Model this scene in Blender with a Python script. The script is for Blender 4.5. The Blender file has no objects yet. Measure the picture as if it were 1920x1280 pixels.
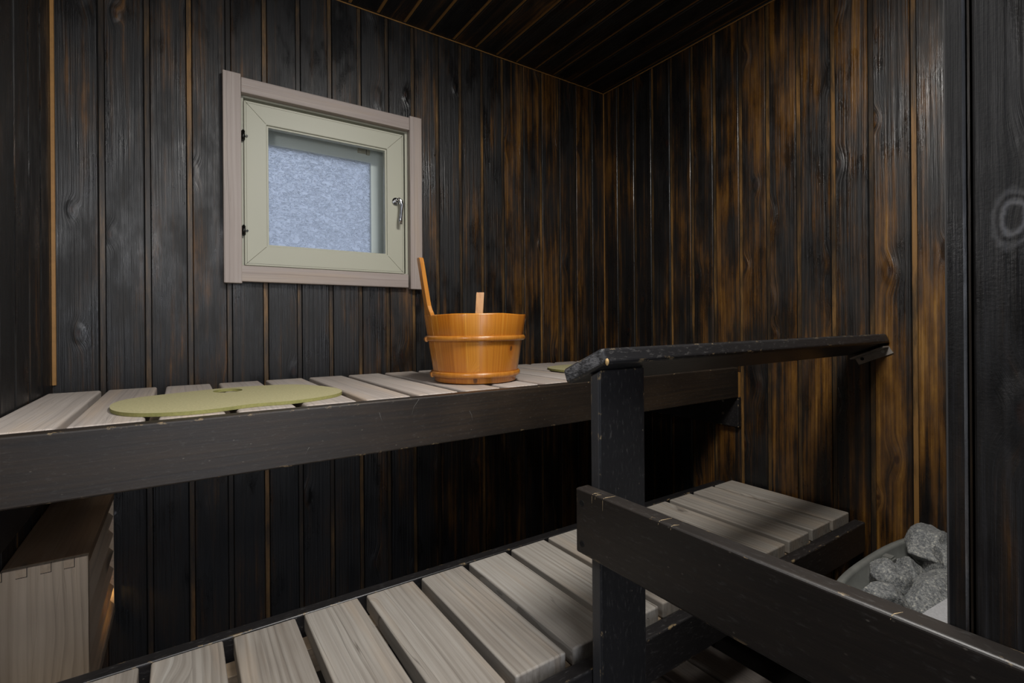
import bpy, bmesh, math, random
from mathutils import Vector, Matrix, noise
random.seed(7)
C = bpy.context.scene.collection
sc = bpy.context.scene

# ------------------------------------------------------------------ node helpers
class NT:
    def __init__(s, name):
        s.m = bpy.data.materials.new(name); s.m.use_nodes = True
        s.t = s.m.node_tree; s.t.nodes.clear()
    def n(s, typ, **kw):
        nd = s.t.nodes.new(typ)
        for k, v in kw.items():
            if k.startswith('_'): nd.inputs[k[1:]].default_value = v
            else: setattr(nd, k, v)
        return nd
    def link(s, a, b): s.t.links.new(a, b)
    def math(s, op, a, b=None, c=None, clamp=False):
        nd = s.t.nodes.new('ShaderNodeMath'); nd.operation = op; nd.use_clamp = clamp
        for i, v in enumerate((a, b, c)):
            if v is None: continue
            if isinstance(v, (int, float)): nd.inputs[i].default_value = v
            else: s.link(v, nd.inputs[i])
        return nd.outputs[0]
    def maprange(s, v, a, b, c=0.0, d=1.0, smooth=False):
        nd = s.t.nodes.new('ShaderNodeMapRange'); nd.clamp = True
        if smooth: nd.interpolation_type = 'SMOOTHSTEP'
        s.link(v, nd.inputs['Value'])
        for k, x in zip(('From Min', 'From Max', 'To Min', 'To Max'), (a, b, c, d)):
            nd.inputs[k].default_value = x
        return nd.outputs['Result']
    def mix(s, f, a, b, mode='MIX'):
        nd = s.t.nodes.new('ShaderNodeMix'); nd.data_type = 'RGBA'; nd.blend_type = mode
        for sock, v in ((nd.inputs[0], f), (nd.inputs[6], a), (nd.inputs[7], b)):
            if isinstance(v, (int, float)): sock.default_value = v
            elif isinstance(v, tuple): sock.default_value = (*v, 1) if len(v) == 3 else v
            else: s.link(v, sock)
        return nd.outputs[2]
    def ramp(s, v, stops):
        nd = s.t.nodes.new('ShaderNodeValToRGB'); cr = nd.color_ramp
        while len(cr.elements) < len(stops): cr.elements.new(0.5)
        for e, (p, c) in zip(cr.elements, stops):
            e.position = p; e.color = (*c, 1)
        s.link(v, nd.inputs[0]); return nd.outputs[0]
    def noise(s, vec, scale=1.0, detail=4.0, rough=0.55, dist=0.0):
        nd = s.n('ShaderNodeTexNoise'); nd.inputs['Scale'].default_value = scale
        nd.inputs['Detail'].default_value = detail; nd.inputs['Roughness'].default_value = rough
        nd.inputs['Distortion'].default_value = dist
        s.link(vec, nd.inputs['Vector']); return nd.outputs[0]
    def voronoi(s, vec, scale=1.0, feature='F1', rnd=1.0):
        nd = s.n('ShaderNodeTexVoronoi'); nd.feature = feature
        nd.inputs['Scale'].default_value = scale; nd.inputs['Randomness'].default_value = rnd
        s.link(vec, nd.inputs['Vector']); return nd
    def bump(s, h, strength, dist):
        nd = s.n('ShaderNodeBump'); nd.inputs['Strength'].default_value = strength
        nd.inputs['Distance'].default_value = dist; s.link(h, nd.inputs['Height']); return nd.outputs[0]
    def bsdf(s, color, rough, normal=None, metallic=0.0, spec=0.5, coat=0.0, coat_rough=0.1):
        p = s.n('ShaderNodeBsdfPrincipled'); o = s.n('ShaderNodeOutputMaterial')
        for k, v in (('Base Color', color), ('Roughness', rough), ('Metallic', metallic), ('Specular IOR Level', spec), ('Coat Weight', coat), ('Coat Roughness', coat_rough)):
            if isinstance(v, tuple): p.inputs[k].default_value = (*v, 1)
            elif isinstance(v, (int, float)): p.inputs[k].default_value = v
            else: s.link(v, p.inputs[k])
        if normal is not None: s.link(normal, p.inputs['Normal'])
        s.link(p.outputs[0], o.inputs[0]); return s.m
    def coords(s, along, across, plank=None, rnd=True):
        """returns (u, v, w) sockets: u across the grain, v along the grain, w third axis"""
        tc = s.n('ShaderNodeTexCoord'); sp = s.n('ShaderNodeSeparateXYZ')
        s.link(tc.outputs['Object'], sp.inputs[0])
        ax = {'X': 0, 'Y': 1, 'Z': 2}
        third = [a for a in 'XYZ' if a not in (along, across)][0]
        u, v, w = sp.outputs[ax[across]], sp.outputs[ax[along]], sp.outputs[ax[third]]
        idv = None
        if plank:
            idf = s.math('FLOOR', s.math('DIVIDE', s.math('SUBTRACT', u, plank[0]), plank[1]))
            wn = s.n('ShaderNodeTexWhiteNoise', noise_dimensions='1D'); s.link(idf, wn.inputs['W'])
            idv = wn.outputs['Value']
            v = s.math('MULTIPLY_ADD', idv, 37.0, v); u = s.math('MULTIPLY_ADD', idv, 5.3, u)
        elif rnd:
            oi = s.n('ShaderNodeObjectInfo'); idv = oi.outputs['Random']
            v = s.math('MULTIPLY_ADD', idv, 31.0, v); u = s.math('MULTIPLY_ADD', idv, 7.7, u)
        return u, v, w, idv, sp
    def vec(s, a, b, c, ka=1.0, kb=1.0, kc=1.0):
        nd = s.n('ShaderNodeCombineXYZ')
        for i, (x, k) in enumerate(((a, ka), (b, kb), (c, kc))):
            s.link(s.math('MULTIPLY', x, k), nd.inputs[i])
        return nd.outputs[0]
    def grain(s, u, v, w, knots=True, kx=6.0, kv=2.4, kr=0.085, fine=170.0, warpk=.035, wobk=.03, keep=.5):
        """streaks, coarse figure and knots of softwood"""
        if knots:
            vd = s.voronoi(s.vec(u, v, w, kx, kv, 0.0)); vd.voronoi_dimensions = '2D'
            kc = s.n('ShaderNodeSeparateColor'); s.link(vd.outputs['Color'], kc.inputs[0])
            d = s.math('ADD', vd.outputs['Distance'], s.maprange(kc.outputs[0], keep, keep + .01, 1, 0))
            d = s.math('MULTIPLY', d, s.maprange(kc.outputs[1], 0, 1, .8, 1.9))
            core = s.maprange(d, kr * .45, kr, 1, 0, True)
            ring = s.maprange(d, kr, kr * 2.6, 1, 0, True)
            warp = s.math('MULTIPLY', s.maprange(d, 0.0, kr * 4.5, 1, 0, True), warpk)
            u2 = s.math('ADD', u, warp)
        else:
            core = ring = None; u2 = u
        wob = s.math('MULTIPLY', s.math('SUBTRACT', s.noise(s.vec(u, v, w, 5, 1.6, 5), 1, 2), 0.5), wobk)
        u3 = s.math('ADD', u2, wob)
        st = s.noise(s.vec(u3, v, w, fine, 2.6, fine * .4), 1, 5, .6)
        fig = s.noise(s.vec(u3, v, w, fine * .28, 1.1, fine * .1), 1, 3, .5)
        return st, fig, core, ring, u3

def dark_wall(name, along, across, plank, amber_axis=None, amber=(0, 1, 0, 0), base=0.0, gloss=0.36):
    s = NT(name); u, v, w, idv, sp = s.coords(along, across, plank)
    st, fig, core, ring, u3 = s.grain(u, v, w, kx=8.0, kv=4.2, kr=.075, fine=170, warpk=.014, wobk=.010)
    patch = s.noise(s.vec(u, v, w, 11, 2.6, 3), 1, 6, .68)
    big = s.noise(s.vec(u, v, w, 3.5, 1.1, 1), 1, 2, .5)
    strk = s.noise(s.vec(u3, v, w, 62, 1.5, 20), 1, 4, .62)
    f = s.math('ADD', s.maprange(patch, .34, .68, 0, .50), s.maprange(strk, .36, .66, 0, .38))
    f = s.math('ADD', f, s.maprange(st, .38, .64, 0, .16))
    f = s.math('ADD', f, s.maprange(big, .35, .65, -.12, .16))
    f = s.math('ADD', f, s.math('MULTIPLY', idv, .14))
    f = s.math('ADD', f, base - .16)
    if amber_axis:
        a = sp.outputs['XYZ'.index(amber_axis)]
        f = s.math('ADD', f, s.maprange(a, *amber, True))  # amber tone shifts along one axis of the wall
    col = s.ramp(f, [(0.15, (.0052, .0052, .0058)), (.36, (.0095, .0078, .0070)), (.52, (.027, .0145, .0070)), (.68, (.085, .038, .0095)), (.85, (.155, .072, .015)), (1.0, (.26, .13, .028))])
    col = s.mix(s.math('MULTIPLY', core, .75), col, (.020, .007, .004))
    h = s.math('ADD', s.math('MULTIPLY', st, 1.0), s.math('MULTIPLY', ring, .9))
    h = s.math('ADD', h, s.math('MULTIPLY', s.noise(s.vec(u, v, w, 420, 420, 420), 1, 2), .12))
    nrm = s.bump(h, .7, .0024)
    gp = s.noise(s.vec(u, v, w, 14, 5, 5), 1, 4, .65)
    r = s.math('ADD', s.maprange(gp, .40, .62, .26, -.04), gloss - .05)
    # shine varies in patches across the boards
    return s.bsdf(col, r, nrm, spec=.55)

def groove_mat(name, along, across, base=.5):
    s = NT(name); u, v, w, idv, sp = s.coords(along, across, (0.02, .086))
    n1 = s.noise(s.vec(u, v, w, 20, 2.4, 20), 1, 6, .72)
    n2 = s.noise(s.vec(u, v, w, 200, 12, 200), 1, 3, .6)
    f = s.math('ADD', s.maprange(n1, .32, .70, 0, .9), s.math('MULTIPLY', n2, .25))
    f = s.math('ADD', f, base - .62)
    f = s.math('ADD', f, s.math('MULTIPLY', idv, .3))
    col = s.ramp(f, [(0.1, (.012, .009, .007)), (.38, (.030, .020, .012)), (.62, (.085, .048, .018)), (.9, (.24, .125, .038))])
    return s.bsdf(col, .42, s.bump(n2, .5, .001), spec=.45)

def black_plank(name, along, across, rough=.36, brown=0.0, tint=(.0135, .0135, .0148), speck=1.0):
    s = NT(name); u, v, w, idv, sp = s.coords(along, across)
    st, fig, core, ring, u3 = s.grain(u, v, w, kv=1.5)
    patch = s.noise(s.vec(u, v, w, 5, 2.0, 5), 1, 4, .6)
    col = s.ramp(s.math('ADD', s.math('MULTIPLY', patch, .8), s.math('MULTIPLY', st, .3 + brown * .2)),
                 [(.38, tint), (.62, tuple(a * (1.35 + k * brown) for a, k in zip(tint, (2.8, 1.5, .4)))), (.85, tuple(a * (1.8 + k * brown) for a, k in zip(tint, (7.5, 3.9, .9))))])
    # scuffs and specks
    sp1 = s.voronoi(s.vec(u, v, w, 110, 70, 110)); keep = s.n('ShaderNodeSeparateColor'); s.link(sp1.outputs['Color'], keep.inputs[0])
    dot = s.math('MULTIPLY', s.maprange(sp1.outputs['Distance'], .05, .13, 1, 0), s.maprange(keep.outputs[0], .80, .83))
    tex = s.noise(s.vec(u, v, w, 230, 70, 230), 1, 4, .75)
    scf = s.math('MULTIPLY', s.maprange(tex, .56, .74), s.maprange(patch, .35, .6, .35, 1.0))
    col = s.mix(s.math('MULTIPLY', dot, .32 * speck), col, (.25, .22, .18))
    col = s.mix(s.math('MULTIPLY', scf, .34 * speck), col, (.12, .115, .11))
    bev = s.n('ShaderNodeBevel', samples=4); bev.inputs['Radius'].default_value = .004
    geo = s.n('ShaderNodeNewGeometry'); dp = s.n('ShaderNodeVectorMath', operation='DOT_PRODUCT')
    s.link(bev.outputs[0], dp.inputs[0]); s.link(geo.outputs['True Normal'], dp.inputs[1])
    edge = s.maprange(dp.outputs['Value'], .995, .95)
    ch = s.noise(s.vec(u, v, w, 70, 34, 70), 1, 4, .7)
    chip = s.math('MULTIPLY', edge, s.maprange(ch, .59, .62))
    col = s.mix(s.math('MULTIPLY', chip, .9), col, (.46, .33, .17))
    h = s.math('ADD', s.math('MULTIPLY', st, .6), s.math('MULTIPLY', tex, .35))
    h = s.math('ADD', h, s.math('MULTIPLY', ring, .4))
    return s.bsdf(col, s.math('ADD', s.math('MULTIPLY', patch, .25), rough - .1), s.bump(h, .3, .0012), spec=.55)

def pale_wood(name, along, across, c0, c1, c2, rough=.6, crack=.6, contrast=.5, fine=150, knot=(.07, .055, .045), kv=3.6):
    s = NT(name); u, v, w, idv, sp = s.coords(along, across)
    st, fig, core, ring, u3 = s.grain(u, v, w, fine=fine, kx=7.5, kv=kv, kr=.07, warpk=.02, wobk=.02, keep=.35)
    patch = s.noise(s.vec(u, v, w, 7, 1.6, 7), 1, 4, .6)
    f = s.math('ADD', s.math('MULTIPLY', st, .55 * contrast * 2), s.math('MULTIPLY', patch, .5))
    f = s.math('ADD', f, s.math('MULTIPLY', s.math('SUBTRACT', idv, .5), .12))
    f = s.math('SUBTRACT', f, .05)
    col = s.ramp(f, [(.28, c0), (.5, c1), (.72, c2)])
    tan = s.maprange(s.noise(s.vec(u, v, w, 26, 2.2, 9), 1, 4, .6), .50, .72)
    col = s.mix(s.math('MULTIPLY', tan, .45), col, (c2[0] * .95, c2[0] * .72, c2[0] * .50))
    # growth rings: thin dark lines
    g = s.math('FRACT', s.math('MULTIPLY', s.math('ADD', u3, s.math('MULTIPLY', patch, .02)), 95.0))
    g = s.math('MULTIPLY', s.maprange(g, .0, .45, 1, 0), s.maprange(fig, .42, .6))
    col = s.mix(s.math('MULTIPLY', g, .45), col, tuple(a * .55 for a in c0))
    cv = s.noise(s.vec(u3, v, w, 38, .9, 6), 1, 2, .5)
    ck = s.math('MULTIPLY', s.maprange(s.math('ABSOLUTE', s.math('SUBTRACT', cv, .5)), .0, .006, 1, 0), s.maprange(patch, .49, .55))
    col = s.mix(s.math('MULTIPLY', ck, crack), col, (.05, .035, .025))
    col = s.mix(s.math('MULTIPLY', core, .7), col, knot)
    col = s.mix(s.math('MULTIPLY', s.math('SUBTRACT', ring, core), .25), col, tuple(a * .6 for a in c0))
    h = s.math('SUBTRACT', s.math('MULTIPLY', st, .8), s.math('MULTIPLY', ck, 1.0))
    return s.bsdf(col, rough, s.bump(h, .35, .0012), spec=.4)

def plain(name, col, rough=.5, metallic=0, spec=.5, bumpscale=None, bstr=.2, coat=0):
    s = NT(name); n = None; c = col
    if bumpscale:
        tc = s.n('ShaderNodeTexCoord'); t = s.noise(tc.outputs['Object'], bumpscale, 4, .6)
        n = s.bump(t, bstr, .001)
        c = s.mix(s.maprange(t, .3, .7), tuple(a * .85 for a in col), tuple(min(1, a * 1.12) for a in col))
    return s.bsdf(c, rough, n, metallic, spec, coat)

M = {}
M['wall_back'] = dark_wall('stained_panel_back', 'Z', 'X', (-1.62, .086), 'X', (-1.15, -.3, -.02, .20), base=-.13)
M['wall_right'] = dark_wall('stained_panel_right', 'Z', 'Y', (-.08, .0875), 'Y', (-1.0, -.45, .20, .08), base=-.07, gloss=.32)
M['wall_left'] = dark_wall('stained_panel_left', 'Z', 'Y', (-.297, .09), base=-.16)
M['wall_front'] = dark_wall('stained_panel_front', 'Z', 'Y', (-1.352, .086), base=-.24, gloss=.36)
def add_big_knot(mat, cy, cz, ry, rz):
    s = NT.__new__(NT); s.m = mat; s.t = mat.node_tree
    p = [n for n in s.t.nodes if n.type == 'BSDF_PRINCIPLED'][0]
    tc = s.n('ShaderNodeTexCoord'); sp = s.n('ShaderNodeSeparateXYZ'); s.link(tc.outputs['Object'], sp.inputs[0])
    nz = s.noise(tc.outputs['Object'], 60, 3, .6)
    a = s.math('DIVIDE', s.math('SUBTRACT', sp.outputs[1], cy), ry); b = s.math('DIVIDE', s.math('SUBTRACT', sp.outputs[2], cz), rz)
    r = s.math('SQRT', s.math('ADD', s.math('MULTIPLY', a, a), s.math('MULTIPLY', b, b)))
    r = s.math('ADD', r, s.math('MULTIPLY', s.math('SUBTRACT', nz, .5), .9))
    ring = s.math('MULTIPLY', s.math('MULTIPLY_ADD', s.math('SINE', s.math('MULTIPLY', r, 11.0)), .5, .5), s.maprange(r, 1.7, .75, 0, 1, True))
    ring = s.math('MULTIPLY', ring, s.maprange(r, .35, .7))
    st = s.noise(s.vec(sp.outputs[1], sp.outputs[2], sp.outputs[0], 150, 5, 1), 1, 3, .6)
    old = p.inputs['Base Color'].links[0].from_socket
    col = s.mix(s.math('MULTIPLY', s.maprange(st, .5, .7), .5), old, (.035, .034, .036))
    col = s.mix(s.math('MULTIPLY', ring, .85), col, (.16, .16, .165))
    s.link(col, p.inputs['Base Color'])
add_big_knot(M['wall_front'], -1.393, .151, .009, .016)
M['ceil'] = dark_wall('stained_panel_ceiling', 'Y', 'X', (-.011, .0862), base=-.14)
M['groove_z_x'] = groove_mat('groove_back', 'Z', 'X', .40)
M['groove_z_y'] = groove_mat('groove_right', 'Z', 'Y', .50)
M['groove_y_x'] = groove_mat('groove_ceiling', 'Y', 'X', .95)
M['crack'] = plain('crack_black', (.004, .0035, .003), .8)
M['amber'] = plain('bare_amber_wood', (.34, .17, .045), .55, bumpscale=60)
M['blk_x'] = black_plank('black_plank_x', 'X', 'Z', brown=.8, tint=(.0052, .0052, .0056), rough=.42)
M['blk_xy'] = black_plank('black_plank_bench', 'X', 'Z', brown=.12, tint=(.0085, .0085, .0095), speck=1.6)
M['blk_y'] = black_plank('black_plank_guard', 'Y', 'Z', rough=.40, tint=(.0105, .0098, .0095), brown=.25, speck=1.1)
M['blk_z'] = black_plank('black_plank_post', 'Z', 'X', rough=.36, tint=(.0095, .0095, .0105), speck=1.5)
M['blk_rail'] = black_plank('black_plank_rail', 'X', 'Y', rough=.32, tint=(.010, .010, .011), speck=2.2)
M['hole'] = plain('hole_black', (.003, .003, .003), .8)
M['slat'] = pale_wood('grey_slat_wood', 'Y', 'X', (.20, .17, .14), (.345, .315, .275), (.47, .445, .405))
M['slat_up'] = pale_wood('warm_slat_wood', 'Y', 'X', (.36, .31, .275), (.50, .445, .40), (.60, .55, .505), contrast=.35, crack=.0, fine=260, kv=.25)
M['bearer'] = pale_wood('bearer_wood', 'X', 'Z', (.22, .16, .10), (.32, .24, .16), (.42, .33, .23), crack=0)
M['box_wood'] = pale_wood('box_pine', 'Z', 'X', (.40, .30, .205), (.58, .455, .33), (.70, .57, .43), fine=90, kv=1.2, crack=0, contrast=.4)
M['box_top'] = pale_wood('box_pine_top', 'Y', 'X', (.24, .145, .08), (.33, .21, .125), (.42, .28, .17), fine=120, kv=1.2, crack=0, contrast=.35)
M['box_louvre'] = pale_wood('louvre_pine', 'Y', 'Z', (.62, .48, .34), (.76, .62, .47), (.84, .72, .57), fine=200, kv=1., crack=0, contrast=.3)
M['casing_z'] = pale_wood('limed_casing_upright', 'Z', 'X', (.33, .27, .24), (.42, .36, .325), (.50, .45, .415), fine=300, crack=0, kv=.2, contrast=.4, rough=.5)
M['casing_x'] = pale_wood('limed_casing_cross', 'X', 'Z', (.33, .27, .24), (.42, .36, .325), (.50, .45, .415), fine=300, crack=0, kv=.2, contrast=.4, rough=.5)
M['cream_daylit'] = plain('daylit_outer_paint', (.74, .76, .74), .45)  # outer paint lightened: daylight between the panes put into the colour
M['cream'] = plain('cream_paint', (.46, .455, .36), .45)
M['chrome'] = plain('polished_chrome', (.62, .62, .62), .12, 1)
M['dark_metal'] = plain('black_hinge_metal', (.03, .03, .028), .3, .9)
M['steel_dark'] = plain('worn_bracket_metal', (.30, .27, .24), .4, .3, bumpscale=60)
M['steel'] = plain('heater_rim_steel', (.19, .195, .18), .42, .35, bumpscale=40, bstr=.1)
M['steel_light'] = plain('heater_plate_steel', (.42, .42, .43), .45, .2, bumpscale=300, bstr=.1)
M['screw'] = plain('screw_zinc', (.5, .5, .48), .3, 1)
M['pad'] = plain('olive_foam', (.44, .40, .215), .8, bumpscale=260, bstr=.35)
M['pad_edge'] = plain('olive_foam_edge', (.28, .27, .09), .8, bumpscale=260, bstr=.35)
M['floor'] = plain('grey_floor_tile', (.06, .055, .05), .5, bumpscale=8)

def bucket_mat():
    s = NT('lacquered_stave_wood'); tc = s.n('ShaderNodeTexCoord'); sp = s.n('ShaderNodeSeparateXYZ')
    s.link(tc.outputs['Object'], sp.inputs[0]); x, y, z = sp.outputs
    ang = s.math('ARCTAN2', y, x)
    a = s.math('MULTIPLY', ang, 22 / (2 * math.pi)); idf = s.math('FLOOR', a); fr = s.math('FRACT', a)
    wn = s.n('ShaderNodeTexWhiteNoise', noise_dimensions='1D'); s.link(idf, wn.inputs['W']); idv = wn.outputs['Value']
    u = s.math('MULTIPLY_ADD', idv, 9.0, s.math('MULTIPLY', ang, .115))
    v = s.math('MULTIPLY_ADD', idv, 23.0, z)
    st, fig, core, ring, u3 = s.grain(u, v, idv, kx=11, kv=7.5, kr=.075, fine=230)
    f = s.math('ADD', s.math('MULTIPLY', idv, .42), s.math('MULTIPLY', st, .55)); f = s.math('ADD', f, s.math('MULTIPLY', fig, .25))
    col = s.ramp(f, [(.25, (.27, .070, .006)), (.55, (.47, .155, .013)), (.85, (.62, .26, .032))])
    g = s.math('FRACT', s.math('MULTIPLY', u3, 120.0)); g = s.math('MULTIPLY', s.maprange(g, 0, .4, 1, 0), s.maprange(fig, .45, .62))
    col = s.mix(s.math('MULTIPLY', g, .4), col, (.33, .09, .012))
    seam = s.maprange(s.math('ABSOLUTE', s.math('SUBTRACT', fr, .5)), .485, .497)
    col = s.mix(s.math('MULTIPLY', seam, .55), col, (.2, .06, .01))
    col = s.mix(s.math('MULTIPLY', core, .85), col, (.07, .02, .008))
    col = s.mix(s.math('MULTIPLY', s.math('SUBTRACT', ring, core), .35), col, (.36, .08, .01))
    return s.bsdf(col, .3, s.bump(s.math('SUBTRACT', st, s.math('MULTIPLY', seam, 2.0)), .12, .001), spec=.5, coat=.35, coat_rough=.18)
M['bucket'] = bucket_mat()
def orange(name, along, across, c0, c1, c2):
    s = NT(name); u, v, w, idv, sp = s.coords(along, across, rnd=False)
    st, fig, core, ring, u3 = s.grain(u, v, w, knots=False, fine=300)
    col = s.ramp(s.math('ADD', s.math('MULTIPLY', st, .6), s.math('MULTIPLY', fig, .4)), [(.35, c0), (.5, c1), (.7, c2)])
    return s.bsdf(col, .3, s.bump(st, .1, .001), coat=.35, coat_rough=.18)
M['orange_z'] = orange('lacquered_handle_wood', 'Z', 'X', (.38, .13, .016), (.52, .205, .03), (.62, .29, .06))
M['hoop'] = orange('lacquered_hoop_wood', 'Z', 'X', (.38, .13, .014), (.48, .18, .023), (.56, .235, .035))
M['ladle'] = orange('ladle_wood', 'Z', 'X', (.42, .17, .035), (.52, .235, .06), (.60, .30, .09))

def stone_mat():
    s = NT('grey_speckled_stone'); tc = s.n('ShaderNodeTexCoord')
    a = s.noise(tc.outputs['Object'], 260, 3, .7); b = s.noise(tc.outputs['Object'], 30, 4, .6)
    v = s.voronoi(tc.outputs['Object'], 330)
    f = s.math('ADD', s.math('MULTIPLY', a, .75), s.math('MULTIPLY', b, .3)); f = s.math('ADD', f, s.math('MULTIPLY', v.outputs['Distance'], .18))
    col = s.ramp(f, [(.38, (.035, .037, .038)), (.56, (.12, .125, .127)), (.70, (.22, .222, .212)), (.84, (.50, .48, .40))])
    return s.bsdf(col, .72, s.bump(s.math('ADD', a, s.math('MULTIPLY', b, 2)), .7, .0025), spec=.4)
M['stone'] = stone_mat()

def clear_glass():
    s = NT('clear_window_glass'); t = s.n('ShaderNodeBsdfTransparent'); g = s.n('ShaderNodeBsdfGlossy'); g.inputs['Roughness'].default_value = .02
    t.inputs['Color'].default_value = (.93, .95, .95, 1)
    mx = s.n('ShaderNodeMixShader'); mx.inputs[0].default_value = .0; o = s.n('ShaderNodeOutputMaterial')
    s.link(t.outputs[0], mx.inputs[1]); s.link(g.outputs[0], mx.inputs[2]); s.link(mx.outputs[0], o.inputs[0]); return s.m
M['glass'] = clear_glass()
def frosted():
    s = NT('hammered_frosted_glass'); tc = s.n('ShaderNodeTexCoord')
    mp = s.n('ShaderNodeMapping'); mp.inputs['Scale'].default_value = (1, 1, 1.5); mp.inputs['Rotation'].default_value = (0, .5, 0)
    s.link(tc.outputs['Object'], mp.inputs[0])
    n1 = s.noise(mp.outputs[0], 62, 2, .5, 1.4)
    n1 = s.maprange(n1, .44, .60, 0, 1, True)
    nrm = s.bump(n1, 1.0, .012)
    tl = s.n('ShaderNodeBsdfTranslucent'); tl.inputs[0].default_value = (.85, .87, .9, 1)
    gl = s.n('ShaderNodeBsdfRefraction'); gl.inputs['Roughness'].default_value = .16; gl.inputs['IOR'].default_value = 1.3; gl.inputs[0].default_value = (.85, .88, .92, 1)
    gs = s.n('ShaderNodeBsdfGlossy'); gs.inputs['Roughness'].default_value = .4
    for n in (tl, gl, gs): s.link(nrm, n.inputs['Normal'])
    m1 = s.n('ShaderNodeMixShader'); m1.inputs[0].default_value = .38; m2 = s.n('ShaderNodeMixShader'); m2.inputs[0].default_value = .02
    o = s.n('ShaderNodeOutputMaterial')
    s.link(tl.outputs[0], m1.inputs[1]); s.link(gl.outputs[0], m1.inputs[2]); s.link(m1.outputs[0], m2.inputs[1]); s.link(gs.outputs[0], m2.inputs[2]); s.link(m2.outputs[0], o.inputs[0])
    return s.m
M['frost'] = frosted()

# ------------------------------------------------------------------ object helpers
def link(name, bm, mats, parent=None, smooth=False):
    bmesh.ops.recalc_face_normals(bm, faces=bm.faces)
    me = bpy.data.meshes.new(name); bm.to_mesh(me); bm.free()
    for m in (mats if isinstance(mats, (list, tuple)) else [mats]): me.materials.append(m)
    if smooth:
        for p in me.polygons: p.use_smooth = True
    o = bpy.data.objects.new(name, me); C.objects.link(o)
    if parent: o.parent = parent; o.matrix_parent_inverse = Matrix.Translation(-parent.location)
    return o
def tag(o, label=None, cat=None, group=None, kind=None):
    for k, v in (('label', label), ('category', cat), ('group', group), ('kind', kind)):
        if v: o[k] = v
    return o
def empty(name, loc=(0, 0, 0)):
    o = bpy.data.objects.new(name, None); o.location = loc; o.empty_display_size = .05; C.objects.link(o); return o
def addbox(bm, x0, x1, y0, y1, z0, z1, mat=0):
    vs = [bm.verts.new((x, y, z)) for x in (x0, x1) for y in (y0, y1) for z in (z0, z1)]
    fs = []
    for f in ((0, 1, 3, 2), (4, 6, 7, 5), (0, 4, 5, 1), (2, 3, 7, 6), (0, 2, 6, 4), (1, 5, 7, 3)):
        fc = bm.faces.new([vs[i] for i in f]); fc.material_index = mat; fs.append(fc)
    return vs, fs
def rbox(name, x0, x1, y0, y1, z0, z1, mat, parent=None, bev=.003, seg=3):
    bm = bmesh.new(); addbox(bm, x0, x1, y0, y1, z0, z1)
    if bev: bmesh.ops.bevel(bm, geom=list(bm.edges), offset=bev, segments=seg, profile=.5, affect='EDGES')
    return link(name, bm, mat, parent, smooth=False)
def local_box(name, x0, x1, y0, y1, z0, z1, mat, parent, bev=.003, seg=3):
    """box whose origin sits at its own corner, so copies can share the mesh"""
    bm = bmesh.new(); addbox(bm, 0, x1 - x0, 0, y1 - y0, 0, z1 - z0)
    if bev: bmesh.ops.bevel(bm, geom=list(bm.edges), offset=bev, segments=seg, profile=.5, affect='EDGES')
    o = link(name, bm, mat, None); o.parent = parent; o.location = Vector((x0, y0, z0)) - parent.location
    return o
def tube(bm, pts, r, n=12, mat=0, closed=False):
    rings = []
    for i, p in enumerate(pts):
        p = Vector(p); a = Vector(pts[i - 1] if (i or closed) else pts[i]); b = Vector(pts[(i + 1) % len(pts)] if (i < len(pts) - 1 or closed) else pts[i])
        d = (b - a).normalized(); up = Vector((0, 0, 1)) if abs(d.z) < .9 else Vector((1, 0, 0))
        s = d.cross(up).normalized(); t = s.cross(d)
        rr = r[i] if isinstance(r, (list, tuple)) else r
        rings.append([bm.verts.new(p + (s * math.cos(k * 2 * math.pi / n) + t * math.sin(k * 2 * math.pi / n)) * rr) for k in range(n)])
    m = len(rings)
    for i in range(m if closed else m - 1):
        A, B = rings[i], rings[(i + 1) % m]
        for k in range(n):
            f = bm.faces.new((A[k], A[(k + 1) % n], B[(k + 1) % n], B[k])); f.material_index = mat; f.smooth = True
    if not closed:
        bm.faces.new(rings[0]); bm.faces.new(rings[-1])
def disc(bm, c, axis, r, h, n=20, mat=0):
    axis = Vector(axis).normalized(); c = Vector(c)
    tube(bm, [c, c + axis * h], r, n, mat)

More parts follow.
